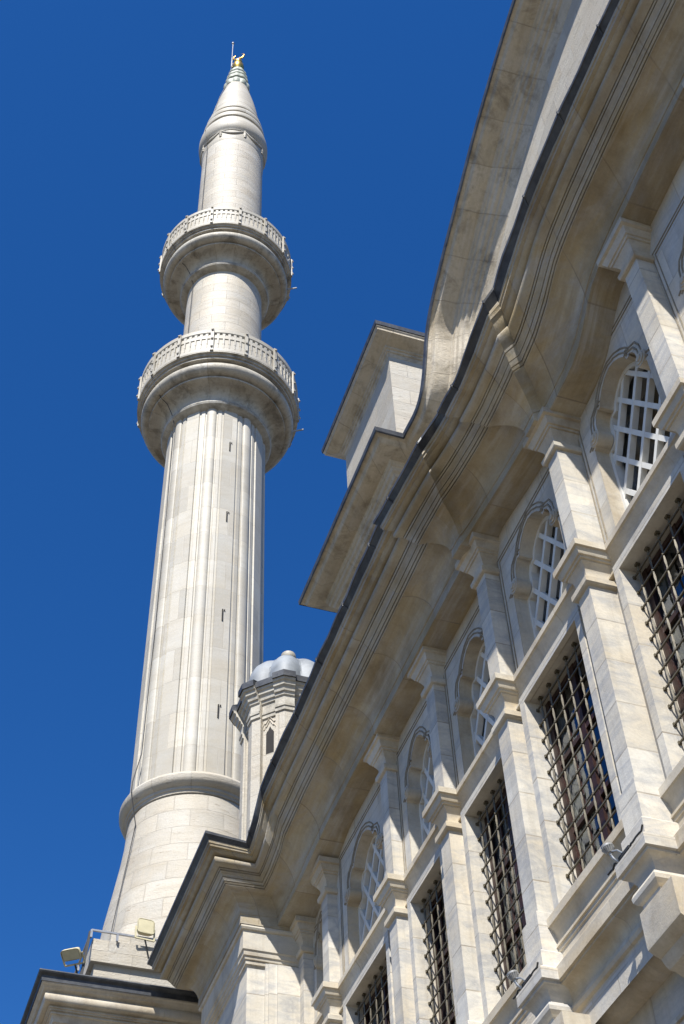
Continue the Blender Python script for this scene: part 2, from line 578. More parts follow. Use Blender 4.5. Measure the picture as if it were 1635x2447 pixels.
def full_rows(prof):
    rows = []
    # projecting far pier: far return, front, near return
    yfar = [21.72 + max(p, 0) for p, h in prof]
    ynear = [19.08 - max(p, 0) * .78 for p, h in prof]
    fz = []
    back = []
    for (p, h), y in zip(prof, yfar):
        x = 6.4 if p == -9 else PX - p
        back.append((max(x, 6.4), y, PZ + h * .98))
        fz.append((x, y, PZ + h * .98))
    rows.append(back)
    rows.append(fz)
    rows.append([((6.4 if p == -9 else PX - p), y, PZ + h * .98) for (p, h), y in zip(prof, ynear)])
    rows += section_rows('C', prof, ynear, ends(prof, 11.17, .9), 40)
    rows += section_rows('B1', prof, ends(prof, 11.17, .9), ends(prof, 10.89, -.92), 10)
    e1, e2 = ends(prof, 10.89, -.92), ends(prof, 10.52, -.80)
    for t in (.12, .3, .5, .7, .88):
        ys = [a + (b - a) * t for a, b in zip(e1, e2)]
        kx = math.sin(t * PI / 2) ** .55
        rows.append([tuple(q + (w_ - q) * kx for q, w_ in zip(u, v)) for u, v in
                     zip(corn_row('B1', ys, prof), corn_row('BM', ys, prof))])
    rows += section_rows('BM', prof, e2, ends(prof, 8.96, .75), 18)
    rows += section_rows('B2', prof, ends(prof, 8.96, .75), ends(prof, 8.70, -.93), 18)
    rows += section_rows('A', prof, ends(prof, 8.68, -.92), [-2.5] * len(prof), 60)
    return rows


c = MB()
c.rows(full_rows(CP))
c.build('cornice', M['cornice'], mosque, 28)
c = MB()
lrows = full_rows(LP)
last = None
for k, row in enumerate(lrows):
    if k > 2:
        y0_ = row[5][1]
        a = .006 * (math.sin(2.9 * y0_) + math.sin(7.1 * y0_ + 1.0))
        b_ = .006 * (math.sin(3.7 * y0_ + 2) + math.sin(8.3 * y0_))
        for q in range(1, 7):
            x_, y_, z_ = row[q]
            row[q] = (x_ + a * (1 if q > 2 else .4), y_, z_ + b_ * (1 if q < 5 else .6))
c.rows(lrows)
# seams where the sheets overlap
for k in range(4, len(lrows) - 1):
    y0_ = lrows[k][5][1]
    if last is None or last - y0_ > 1.05:
        last = y0_
        for q in range(1, 6):
            c.beam(lrows[k][q], lrows[k][q + 1], .026, .02, (0, 1, 0))
lead = c.build('lead_flashing', M['lead'], mosque, 25)


# ---- the wall itself
def arch_outline(cy, half, z0, dz):
    """mixtilinear window head; returns a closed (y,z) loop"""
    k = half / .66
    zs = lambda z: z + dz
    right_ = [(.66, z0), (.66, zs(12.62)), (.60, zs(12.64)), (.53, zs(12.70)), (.50, zs(12.78)), (.515, zs(12.86)),
              (.505, zs(12.95)), (.47, zs(13.03)), (.40, zs(13.09)), (.395, zs(13.055)), (.35, zs(13.055)),
              (.335, zs(13.11)), (.29, zs(13.18)), (.22, zs(13.255)), (.12, zs(13.325)), (0.0, zs(13.36))]
    a = [(cy + u * k, z) for u, z in right_]
    b = [(cy - u * k, z) for u, z in reversed(right_[:-1])]
    return a + b


BAYS = []
for i in range(len(PIL) - 1):
    (ya, wa, xa), (yb, wb, xb) = PIL[i], PIL[i + 1]
    mid = (ya + wa + yb) / 2
    s = sect(mid)
    lo = dict(i=i, sec=s, y0=ya + wa, y1=yb, mid=mid)
    clear = yb - ya - wa
    lo['ly0'], lo['ly1'] = ya + wa + .29, yb - .28
    if i == 7:
        lo['ly0'], lo['ly1'] = ya + wa + .40, yb - .42
    half = min(.66, (clear - .56) / 2)
    if i == 7:
        half = .80
    lo['half'] = half
    lo['uc'] = mid + .03
    lo['dz'] = {'A': 0.0, 'B': -.30, 'C': -.36}[s]
    if i == 8:
        lo['half'] = .30
        lo['dz'] = -.55
    BAYS.append(lo)

w = MB()
for b in BAYS:
    s = b['sec']
    x = XW[s]
    ya = PIL[b['i']][0] + PIL[b['i']][1] / 2 if b['i'] else -2.5
    yb = PIL[b['i'] + 1][0] + PIL[b['i'] + 1][1] / 2 if b['i'] < 8 else 19.3
    # lower storey with a rectangular opening
    if b['i'] < 8:
        y0, y1 = b['ly0'], b['ly1']
        w.quad((x, ya, 6.64), (x, yb, 6.64), (x, yb, Z_SILL), (x, ya, Z_SILL))
        w.quad((x, ya, Z_SILL), (x, y0, Z_SILL), (x, y0, Z_LINT), (x, ya, Z_LINT))
        w.quad((x, y1, Z_SILL), (x, yb, Z_SILL), (x, yb, Z_LINT), (x, y1, Z_LINT))
        w.quad((x, ya, Z_LINT), (x, yb, Z_LINT), (x, yb, Z_ENT), (x, ya, Z_ENT))
    else:
        w.quad((x, ya, GZ), (x, yb, GZ), (x, yb, Z_ENT), (x, ya, Z_ENT))
    hole = arch_outline(b['uc'], b['half'], Z_ENT + .02, b['dz'])
    ztop = 14.6 if s == 'A' else 14.0
    outer = [(ya, Z_ENT), (yb, Z_ENT), (yb, ztop), (ya, ztop)]
    loops = [[Vector((y, z, 0)) for y, z in outer], [Vector((y, z, 0)) for y, z in hole]]
    allp = outer + hole
    ids = w.pts([(x, y, z) for y, z in allp])
    for tri in tessellate_polygon(loops):
        w.face([ids[k] for k in tri])
# side steps between wall planes, hidden behind pilasters, and the two ends
for ys, xa, xb in ((PIL[4][0] + .12, XW['A'], XW['B']), (PIL[5][0] + .14, XW['B'], XW['C'])):
    w.quad((xa, ys, GZ), (xb, ys, GZ), (xb, ys, 14.2), (xa, ys, 14.2))
w.quad((6.32, -2.5, GZ), (12, -2.5, GZ), (12, -2.5, 14.8), (6.32, -2.5, 14.8))
w.build('wall', M['marble'], mosque, 0)

# rear mass and roof of the side gallery so the building is closed
r = MB()
r.quad((5.9, -2.5, 15.0), (5.9, 19.0, 14.9), (9.0, 19.0, 15.8), (9.0, -2.5, 15.8))
r.quad((5.6, 19.0, 14.2), (5.6, 24.0, 14.2), (9.0, 24.0, 14.6), (9.0, 19.0, 14.6))
r.build('gallery_roof', M['lead'], mosque, 0)

# ---- far corner pier
p = MB()
p.box(5.30, 6.8, 19.24, 21.6, GZ, 12.5)
p.box(5.59, 6.8, 19.20, 19.3, GZ, 12.3)
p.box(5.64, 6.8, 19.16, 19.22, GZ, 12.28)
p.box(5.77, 6.8, 19.12, 19.19, GZ, 12.26)
pier = p.build('corner_pier', M['marble_pil'], mosque, 0)
p = MB()
p.collar([(0.0, 12.20), (.012, 12.24), (.035, 12.25), (.035, 12.31), (.055, 12.32), (.06, 12.37), (.08, 12.38),
          (.085, 12.45), (.105, 12.47), (.108, 12.80), (.14, 12.81), (.155, 12.84), (.15, 12.875), (.12, 12.90)],
         5.30, 6.5, 19.24, 21.6)
p.build('capital', M['mould'], pier, 28)

# ---- pilasters with their capitals, pedestals and brackets
CAP = [(0.0, 10.56), (.035, 10.57), (.05, 10.585), (.05, 10.655), (.035, 10.67), (.008, 10.68), (.0, 10.72), (.002, 10.78),
       (.015, 10.84), (.045, 10.88), (.05, 10.885), (.05, 10.905), (.072, 10.907), (.078, 10.935), (.098, 10.937),
       (.11, 10.965), (.118, 11.0), (.122, 11.015), (.148, 11.02), (.15, 11.10), (.14, 11.108), (0, 11.12)]
UCAP = [(0.0, -.52), (.035, -.515), (.045, -.50), (.05, -.44), (.04, -.425), (.008, -.42), (.0, -.36), (.01, -.30), (.04, -.24),
        (.055, -.22), (.055, -.20), (.075, -.195), (.08, -.165), (.10, -.16), (.115, -.12), (.13, -.09), (.135, -.07),
        (.17, -.06), (.17, 0.03)]
PED = [(.028, 6.74), (.03, 6.86), (.06, 6.875), (.085, 6.91), (.09, 6.95), (.075, 6.985), (.045, 7.0), (.03, 7.02), (.035, 7.06),
       (.06, 7.11), (.105, 7.155), (.12, 7.16), (.122, 7.185), (.15, 7.19), (.15, 7.31), (.13, 7.325), (.085, 7.365),
       (.08, 7.37), (.08, 7.53), (.07, 7.545), (.04, 7.56), (.04, 8.0), (.03, 8.01), (0, 8.03)]
for i, (y, wd, x) in enumerate(PIL):
    s = sect(y + (.3 if i != 4 else 0))
    xb = 6.45
    fz = interp(y + wd / 2, FIL[sect(y + wd / 2)])[1]
    if i == 4:
        fz = 13.38
    top = fz - .35
    pm = MB()
    if i < 9:
        pm.box(x, xb, y, y + wd, 7.9, 10.7)
    pm.box(x + .004, xb, y + .002, y + wd - .002, 11.09, top)
    if i == 9:
        pm.box(x, xb, y, y + wd, GZ, 11.09)
    po = pm.build('pilaster', M['marble_pil'], mosque, 0)
    if i < 9:
        k = MB()
        k.collar(CAP, x, xb, y, y + wd)
        k.build('impost_capital', M['mould'], po, 28)
        k = MB()
        k.collar(PED, x, xb, y, y + wd)
        k.build('pedestal', M['marble_pil'], po, 28)
        k = MB()
        pr = [(xb + .15, 6.0), (x + .36, 6.02), (x + .33, 6.12), (x + .24, 6.2), (x + .14, 6.26), (x + .09, 6.27), (x + .06, 6.3),
              (x + .03, 6.36), (x - .02, 6.38), (x - .075, 6.42), (x - .08, 6.45), (x - .08, 6.77), (xb + .15, 6.77)]
        k.prism_y(pr, y - .30, y + wd + .03)
        k.build('bracket', M['mould'], po, 28)
        k = MB()
        k.box(x - .05, x + .2, y + wd + .02, y + wd + .16, 11.10, 11.24)
        k.box(x - .02, x + .2, y + wd + .04, y + wd + .14, 11.238, 11.31)
        k.build('scroll_block', M['marble_pil'], po, 0)
    k = MB()
    k.collar([(q, fz + z) for q, z in UCAP], x, xb, y, y + wd)
    k.build('capital', M['mould'], po, 28)

# ---- horizontal members between the pilasters
ent = MB()
led = MB()
for b in BAYS:
    s = b['sec']
    f, x = XF[s], XW[s]
    i = b['i']
    y0, y1 = b['y0'], b['y1']
    e = [(x + .05, 11.12), (f + .0, 11.105), (f - .012, 11.095), (f - .012, 11.02), (f + .012, 11.012), (f + .03, 10.98),
         (f + .065, 10.93), (f + .078, 10.86), (f + .075, 10.80), (f + .05, 10.755), (f + .04, 10.745), (f + .04, 10.72),
         (x + .05, 10.72)]
    ent.prism_y(e, y0, y1)
    if i < 8:
        l = f - .06
        d = [(x + .3, 7.93), (f - .02, 7.925), (f - .03, 7.915), (f - .03, 7.82), (f - .01, 7.815), (f + .03, 7.77), (f + .055, 7.70),
             (f + .05, 7.65), (f + .03, 7.635), (f + .028, 7.605), (f + .045, 7.60), (f + .045, 7.56), (f + .06, 7.55),
             (f + .06, 7.47), (l + .03, 7.37), (l, 7.33), (l, 7.19), (l + .03, 7.185), (l + .032, 7.165), (l + .05, 7.16)]
        for t in np.linspace(0, 90, 6):
            d.append((l + .05 + .12 * math.sin(math.radians(t)), 7.04 + .12 * math.cos(math.radians(t))))
        d += [(l + .165, 7.02), (l + .15, 6.995), (l + .125, 6.97), (l + .12, 6.935), (l + .135, 6.90), (l + .165, 6.885),
              (l + .17, 6.86), (l + .19, 6.855), (l + .20, 6.80), (l + .26, 6.72), (l + .36, 6.66), (l + .47, 6.64), (x + .3, 6.63)]
        led.prism_y(d, y0, y1)
        led.box(l + .43, x + .3, y0 - .3, y1 + .3, 6.20, 6.24)
ent.build('entablature', M['mould'], mosque, 28)
led.build('window_ledge', M['mould'], mosque, 28)

# lower wall slabs below the ledge stand a little proud of the wall
lw_ = MB()
for b in BAYS[:8]:
    s = b['sec']
    l = XF[s] - .06
    lw_.box(l + .46, XW[s] + .35, b['y0'] - .28, b['y1'] + .28, GZ, 6.66)
lw_.build('lower_wall', M['marble'], mosque, 0)

# ---- lower windows: stone frame > grille, casement, glass, curtain
for b in BAYS[:8]:
    s = b['sec']
    f, x = XF[s], XW[s]
    y0, y1 = b['ly0'], b['ly1']
    fr = MB()
    tw = .11
    fr.box(f, x + .05, y1, y1 + tw, Z_SILL, Z_LINT + .115)
    fr.box(f, x + .05, y0 - tw, y0, Z_SILL, Z_LINT + .115)
    fr.box(f, x + .05, y0, y1, Z_LINT, Z_LINT + .115)
    fr.box(f + .03, x + .02, y1 + tw, y1 + tw + .035, Z_SILL, Z_LINT + .1)
    fr.box(f + .03, x + .02, y0 - tw - .035, y0 - tw, Z_SILL, Z_LINT + .1)
    # reveals
    xr = f + .46
    fr.quad((x + .05, y1 - .001, Z_SILL), (xr, y1 - .001, Z_SILL), (xr, y1 - .001, Z_LINT), (x + .05, y1 - .001, Z_LINT))
    fr.quad((x + .05, y0 + .001, Z_SILL), (xr, y0 + .001, Z_SILL), (xr, y0 + .001, Z_LINT), (x + .05, y0 + .001, Z_LINT))
    fr.quad((x + .05, y0, Z_LINT + .001), (xr, y0, Z_LINT + .001), (xr, y1, Z_LINT + .001), (x + .05, y1, Z_LINT + .001))
    fr.quad((f, y0, Z_SILL + .012), (xr, y0, Z_SILL + .02), (xr, y1, Z_SILL + .02), (f, y1, Z_SILL + .012))
    fo = fr.build('window', M['marble_pil'], mosque, 0)
    # wrought-iron grille
    gr = MB()
    gx = f + .15
    nz = 12
    zz = [Z_LINT - .11 - k * .2195 for k in range(nz)]
    ny = max(3, int(round((y1 - y0) / .225)))
    yy = [y0 + (y1 - y0) * (k + .5) / ny for k in range(ny)]
    for z in zz:
        gr.beam((gx, y0 - .0, z), (gx, y1 + .0, z), .017, .017, (1, 0, 0))
        for ye, sg in ((y0, 1), (y1, -1)):
            gr.beam((gx, ye + sg * .001, z), (gx, ye + sg * .022, z), .034, .034, (1, 0, 0))
    for yv in yy:
        zt = Z_LINT
        prev = zt
        for z in zz + [Z_SILL + .02]:
            a, bz = prev, z
            zm = (a + bz) / 2
            rows = []
            for t, wv in ((a, .012), (a - .05, .016), (zm, .024), (bz + .05, .016), (bz, .012)):
                wv *= .72
                rows.append([(gx - wv, yv, t), (gx, yv - wv, t), (gx + wv, yv, t), (gx, yv + wv, t)])
            gr.rows(rows, close=True)
            prev = z
        gr.beam((gx, yv, zt - .001), (gx, yv, zt - .03), .045, .045, (1, 0, 0))
        for z in zz:
            gr.ball((gx, yv, z), .022, 6)
    gr.build('grille', M['iron'], fo, 40)
    # red-brown casement
    cm = MB()
    cx0, cx1 = f + .26, f + .32
    for ya, yb in ((y0, y0 + .085), (y1 - .085, y1), ((y0 + y1) / 2 - .05, (y0 + y1) / 2 + .05)):
        cm.box(cx0, cx1, ya, yb, Z_SILL, Z_LINT)
    for k in (.27, .73):
        yc = y0 + (y1 - y0) * k
        cm.box(cx0 + .02, cx1 - .01, yc - .016, yc + .016, Z_SILL, Z_LINT)
    for z in (Z_SILL + .05, Z_SILL + .90, Z_SILL + 1.78, Z_LINT - .05):
        cm.box(cx0 + .006, cx1 - .006, y0, y1, z - .03, z + .03)
    cm.build('casement', M['wood'], fo, 0)
    gm = MB()
    gm.quad((f + .30, y0, Z_SILL), (f + .30, y1, Z_SILL), (f + .30, y1, Z_LINT), (f + .30, y0, Z_LINT))
    gm.build('glass', M['glass'], fo, 0)
    km = MB()
    for q0, q1 in ((.72, .94), (.50, .60), (.10, .26)):
        ya, yb = y0 + (y1 - y0) * q0, y0 + (y1 - y0) * q1
        n = 24
        rows = [[(f + .38 + .02 * math.sin(k * 1.9 + b['i']), ya + (yb - ya) * k / n, Z_SILL - .1),
                 (f + .38 + .02 * math.sin(k * 1.9 + b['i']), ya + (yb - ya) * k / n, Z_LINT + .1)] for k in range(n + 1)]
        km.rows(rows)
    km.build('curtain', M['curtain'], fo, 60)
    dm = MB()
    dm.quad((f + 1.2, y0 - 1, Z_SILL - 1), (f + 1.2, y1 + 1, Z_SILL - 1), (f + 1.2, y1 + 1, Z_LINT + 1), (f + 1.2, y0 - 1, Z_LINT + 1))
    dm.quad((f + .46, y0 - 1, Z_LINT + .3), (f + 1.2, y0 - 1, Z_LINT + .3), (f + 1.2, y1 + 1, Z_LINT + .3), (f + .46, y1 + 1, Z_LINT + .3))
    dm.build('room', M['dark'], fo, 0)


# ---- upper windows: carved surround > plaster lattice, glass
def inside(pt, poly):
    x, y = pt
    c_ = False
    j = len(poly) - 1
    for k in range(len(poly)):
        xi, yi = poly[k]
        xj, yj = poly[j]
        if (yi > y) != (yj > y) and x < (xj - xi) * (y - yi) / (yj - yi) + xi:
            c_ = not c_
        j = k
    return c_


def offset_loop(loop, cy, zc, d):
    out = []
    n = len(loop)
    for k in range(n):
        a, b_, c_ = Vector(loop[k - 1]), Vector(loop[k]), Vector(loop[(k + 1) % n])
        t = ((b_ - a).normalized() + (c_ - b_).normalized())
        if t.length < 1e-5:
            t = (c_ - b_)
        t.normalize()
        nrm = Vector((t.y, -t.x))
        out.append(tuple(b_ + nrm * d))
    return out


for b in BAYS:
    s = b['sec']
    x = XW[s]
    loop = arch_outline(b['uc'], b['half'], Z_ENT + .02, b['dz'])
    cy = b['uc']
    dz = b['dz']
    k_ = b['half'] / .66
    sm = MB()
    dl = MB()
    xr = x + .40
    rows = [[(x, y, z), (x + .012, y, z), (xr, y, z)] for y, z in loop[::1]]
    sm.rows(rows)
    # raised double line that follows the head, and the outer panel line
    head = loop[1:-1]
    for d, r_ in ((.05, .020), (.11, .020)):
        ol = offset_loop(loop, cy, 12.3, d)[1:-1]
        ol = [p_ for p_ in ol if p_[1] > 12.55 + dz]
        dl.tube([(x - .002, y, z) for y, z in ol], .013, 5)
    soff = interp(cy, FIL[s])[1]
    ztp = soff - .28 if s != 'A' else 13.72
    for d in (.19, .25):
        yo, yi = cy + b['half'] + d, cy - b['half'] - d
        zt_ = ztp + d - .2
        dl.tube([(x - .002, yo, Z_ENT + .05), (x - .002, yo, zt_), (x - .002, yi, zt_), (x - .002, yi, Z_ENT + .05)], .011, 5)
    # scrolls where the jambs end
    for sg in (-1, 1):
        yc = cy + sg * .585 * k_
        for rad, xo in ((.105, -.02), (.075, -.035), (.04, -.05)):
            ring0 = [(x + xo, yc + rad * math.cos(t_) * k_, 12.735 + dz + rad * math.sin(t_)) for t_ in np.linspace(0, 2 * PI, 17)[:-1]]
            ring1 = [(x + .17, p_[1], p_[2]) for p_ in ring0]
            ids = sm.rows([ring0, ring1], close=True)
            sm.face(ids[0])
    so = sm.build('arched_window', M['mould'], mosque, 30)
    dl.build('moulding_line', M['dirt'], so, 30)
    la = MB()
    xl = x + .23
    dy, dzz = .195 * k_, .295
    if b['half'] > .7:
        dy = .195 * k_ * .8
    n = 26
    slope = dzz / dy
    L_ = (dy ** 2 + dzz ** 2) ** .5
    zmax = 13.4 + dz
    for sg in (1, -1):
        for q in range(-14, 15):
            y_start, z_start = cy + q * 2 * dy, 11.0
            segs, st = [], None
            N = 260
            for t_ in range(N + 1):
                tt = t_ / N * 3.2
                pt = (y_start + sg * dy / L_ * tt, z_start + dzz / L_ * tt)
                ins = inside(pt, loop)
                if ins and st is None:
                    st = pt
                if st is not None and (not ins or t_ == N):
                    segs.append((st, pt))
                    st = None
            for a, e_ in segs:
                if abs(a[1] - e_[1]) > .06:
                    la.beam((xl + (.0008 if sg > 0 else 0), a[0], a[1]), (xl + (.0008 if sg > 0 else 0), e_[0], e_[1]),
                            .060, .072 if sg > 0 else .075, (1, 0, 0))
    # plaster rim
    inn = offset_loop(loop, cy, 12.3, -.055)
    rows = [[(xl - .05, o[0], o[1]), (xl - .05, i_[0], i_[1]), (xl + .07, i_[0], i_[1])] for o, i_ in zip(loop, inn)]
    la.rows(rows + [rows[0]])
    la.build('lattice', M['white'], so, 0)
    gm = MB()
    ids = gm.pts([(x + .31, y, z) for y, z in loop])
    for tri in tessellate_polygon([[Vector((y, z, 0)) for y, z in loop]]):
        gm.face([ids[q] for q in tri])
    gm.build('glass', M['glass'], so, 0)
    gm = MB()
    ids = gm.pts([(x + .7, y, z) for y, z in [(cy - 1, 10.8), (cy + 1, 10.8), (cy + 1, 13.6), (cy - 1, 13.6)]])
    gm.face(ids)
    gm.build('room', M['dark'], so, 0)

# ================================================================== great arch and weight tower (parts of the hall)
GP = [(.775, 0.0), (.765, -.10), (.70, -.13), (.66, -.22), (.62, -.25), (.36, -.30), (.34, -.33), (.33, -.40), (.30, -.42), (.285, -.50),
      (.24, -.53), (.21, -.60), (.15, -.63), (.14, -.70), (.09, -.73), (.06, -.85), (.02, -.95), (.0, -1.02)]
GL = [(-.6, .32), (.70, .045), (.785, .03), (.80, .01), (.79, -.09), (.77, -.115)]
arch_pts = [(15.0, 21.30), (14.75, 21.28), (14.45, 21.22), (14.22, 21.24), (14.0, 21.40), (13.82, 21.72), (13.69, 22.04), (13.55, 22.45),
            (13.38, 22.78), (13.07, 23.14), (12.28, 23.74), (11.32, 24.38), (10.45, 24.98), (9.56, 25.45), (8.79, 25.80),
            (8.13, 26.06), (7.0, 26.42), (5.8, 26.66), (4.6, 26.74)]
arch_pts += [(9.2 - y, z) for y, z in reversed(arch_pts[:-1])]
# resample smoothly
ap = np.array(arch_pts)
for _ in range(2):
    q = [ap[0]]
    for a, b_ in zip(ap, ap[1:]):
        q += [a * .75 + b_ * .25, a * .25 + b_ * .75]
    q.append(ap[-1])
    ap = np.array(q)
XA = 7.765          # arch wall plane


def arch_rows(prof, deep=None):
    rows = []
    lowz = 21.30
    xb = 7.20
    # far pier of the arch: far return, front, near return
    rows.append([(max(xb - p, xb + 1.2), 19.0 + p, lowz + h) for p, h in prof])
    rows.append([(xb - p, 19.0 + p, lowz + h) for p, h in prof])
    rows.append([(xb - p, 15.75 - p, lowz + h) for p, h in prof])
    t_prev = None
    for k in range(len(ap)):
        a = ap[max(k - 1, 0)]
        b_ = ap[min(k + 1, len(ap) - 1)]
        t = (b_ - a) / np.linalg.norm(b_ - a)
        n = np.array([-t[1], t[0]])
        if n[1] < 0 or (abs(n[1]) < .2 and False):
            n = -n
        # t runs towards -y, so "up" is the side with positive cross
        n = np.array([t[1], -t[0]])
        rows.append([(XA - p, ap[k][0] + (15.75 - p - 15.0 if k == 0 else 0) + n[0] * h, ap[k][1] + n[1] * h) for p, h in prof])
    return rows


am = MB()
am.rows(arch_rows(GP))
ga = am.build('great_arch', M['arch'], mosque, 28)
am = MB()
am.rows(arch_rows(GL))
am.build('lead_flashing', M['lead'], ga, 25)
am = MB()
rows = []
for k in range(len(ap)):
    a, b_ = ap[max(k - 1, 0)], ap[min(k + 1, len(ap) - 1)]
    t = (b_ - a) / np.linalg.norm(b_ - a)
    n = np.array([t[1], -t[0]])
    rows.append([(XA, ap[k][0] + n[0] * -1.0, ap[k][1] + n[1] * -1.0), (XA + .002, ap[k][0] + n[0] * -1.0, 14.0)])
am.rows(rows)
am.quad((7.2, 15.75, 14), (XA + .3, 15.75, 14), (XA + .3, 15.75, 20.4), (7.2, 15.75, 20.4))
am.quad((7.2, 15.75, 14), (7.2, 19.0, 14), (7.2, 19.0, 20.4), (7.2, 15.75, 20.4))
am.quad((7.2, 19.0, 14), (12, 19.0, 14), (12, 19.0, 20.4), (7.2, 19.0, 20.4))
am.build('tympanum_wall', M['rubble'], ga, 30)

tw = MB()
tw.box(7.20, 10.2, 15.75, 18.63, 19.0, 25.34)
wt = tw.build('weight_tower', M['rubble'], mosque, 0)
tw = MB()
TC = [(0, 25.10), (.015, 25.12), (.03, 25.20), (.06, 25.22), (.065, 25.27), (.10, 25.29), (.105, 25.335), (.34, 25.45), (.37, 25.47),
      (.375, 25.52), (.40, 25.55), (.40, 25.60)]


def ringrows(mb, prof, x0, x1, y0, y1):
    rows = [[(x0 - q, y0 - q, z), (x0 - q, y1 + q, z), (x1 + q, y1 + q, z), (x1 + q, y0 - q, z)] for q, z in prof]
    ids = [mb.pts(r_) for r_ in rows]
    for a, b_ in zip(ids, ids[1:]):
        for k in range(4):
            mb.face((a[k], a[(k + 1) % 4], b_[(k + 1) % 4], b_[k]))


ringrows(tw, TC, 7.2, 10.2, 15.75, 18.63)
tw.build('cornice', M['arch'], wt, 28)
tw = MB()
ringrows(tw, [(.38, 25.59), (.42, 25.585), (.435, 25.70), (.42, 25.72), (-1.3, 26.3)], 7.2, 10.2, 15.75, 18.63)
tw.build('lead_flashing', M['lead'], wt, 25)

# ================================================================== MINARET
CX, CY = 5.836, 26.0
minaret = thing('minaret', 'tall pale stone minaret with a fluted shaft, two balconies and a gilded tip', 'minaret', (CX, CY, GZ))


def shaft_r(th, r, z):
    per = 2 * PI / 8
    a = (th + math.radians(109.7)) % per
    d = math.degrees(min(a, per - a))            # 0 at a rib, 22.5 at a flat
    if d < 5.6:
        return r - .012 + .060 * math.sqrt(max(0.0, 1 - (d / 5.7) ** 2))
    if d < 7.4:
        return r - .022
    if d < 12.2:
        return r + .004
    if d < 14.4:
        return r - .018
    return (r + .026) * math.cos(math.radians(8.1)) / math.cos(math.radians(22.5 - d))


def stone_part(name, prof, mat, n=96, fun=None, smooth=30):
    mb = MB()
    mb.lathe(prof, CX, CY, n, fun)
    return mb.build(name, mat, minaret, smooth)


mb = MB()
mb.box(CX - 2.26, CX + 2.26, CY - 2.26, CY + 2.26, GZ, 14.66)
mb.box(CX - 2.35, CX + 2.35, CY - 2.35, CY + 2.35, 14.655, 15.12)
mb.box(CX - 1.95, CX + 1.95, CY - 1.95, CY + 1.95, 15.115, 15.55)
mb.build('pedestal', M['rubble'], minaret, 0)


def base_r(th, r, z):
    # octagonal at the foot, round at the top
    k = max(0.0, min(1.0, (17.8 - z) / 2.3))
    per = PI / 4
    a = (th + math.radians(10)) % per - per / 2
    octo = math.cos(per / 2) / math.cos(a) * 1.06
    return r * (1 - k + k * octo)


stone_part('base', [(1.93, 15.2), (1.90, 15.7), (1.84, 16.3), (1.775, 17.1), (1.67, 17.9), (1.585, 18.5), (1.53, 19.0), (1.50, 19.62)],
           M['rubble'], 96, base_r, 24)
stone_part('ring', [(1.46, 19.626), (1.52, 19.662), (1.53, 19.72), (1.565, 19.741), (1.57, 19.799), (1.6, 19.813), (1.68, 19.878), (1.715, 19.957), (1.72, 20.044), (1.68, 20.123), (1.6, 20.18), (1.52, 20.224), (1.4, 20.245)], M['rubble'])
zs = list(np.linspace(20.10, 33.95, 28))
stone_part('shaft', [(1.50 - (z - 20.6) / 13.35 * .05, z) for z in zs], M['lime'], 720, shaft_r, 20)


def balcony(z0, rfoot, rim, h, name):
    """z0 = foot, h = height of the corbel"""
    k = rim - rfoot
    P = lambda f, g: (rfoot + k * f, z0 + h * g)
    prof = [(rfoot - .25, z0 - .06), P(.02, -.03), P(.10, 0), P(.18, .03), P(.21, .07), P(.20, .11), P(.10, .125), P(.08, .14)]
    for t in np.linspace(0, 1, 9):
        prof.append(P(.08 + .42 * t ** 1.9, .15 + .30 * math.sin(t * PI / 2) ** .8))
    prof += [P(.56, .455), P(.61, .465), P(.615, .50), P(.52, .515), P(.52, .53)]
    for t in np.linspace(-80, 105, 12):
        prof.append((rfoot + k * (.62 + .24 * math.cos(math.radians(t))), z0 + h * (.675 + .145 * math.sin(math.radians(t)))))
    prof += [P(.72, .83), P(.88, .84), P(.885, .875), P(.85, .885), P(.93, .90), P(.935, .93), P(.96, .94), P(1.0, .95), P(1.0, 1.0), P(.6, 1.005)]
    return prof


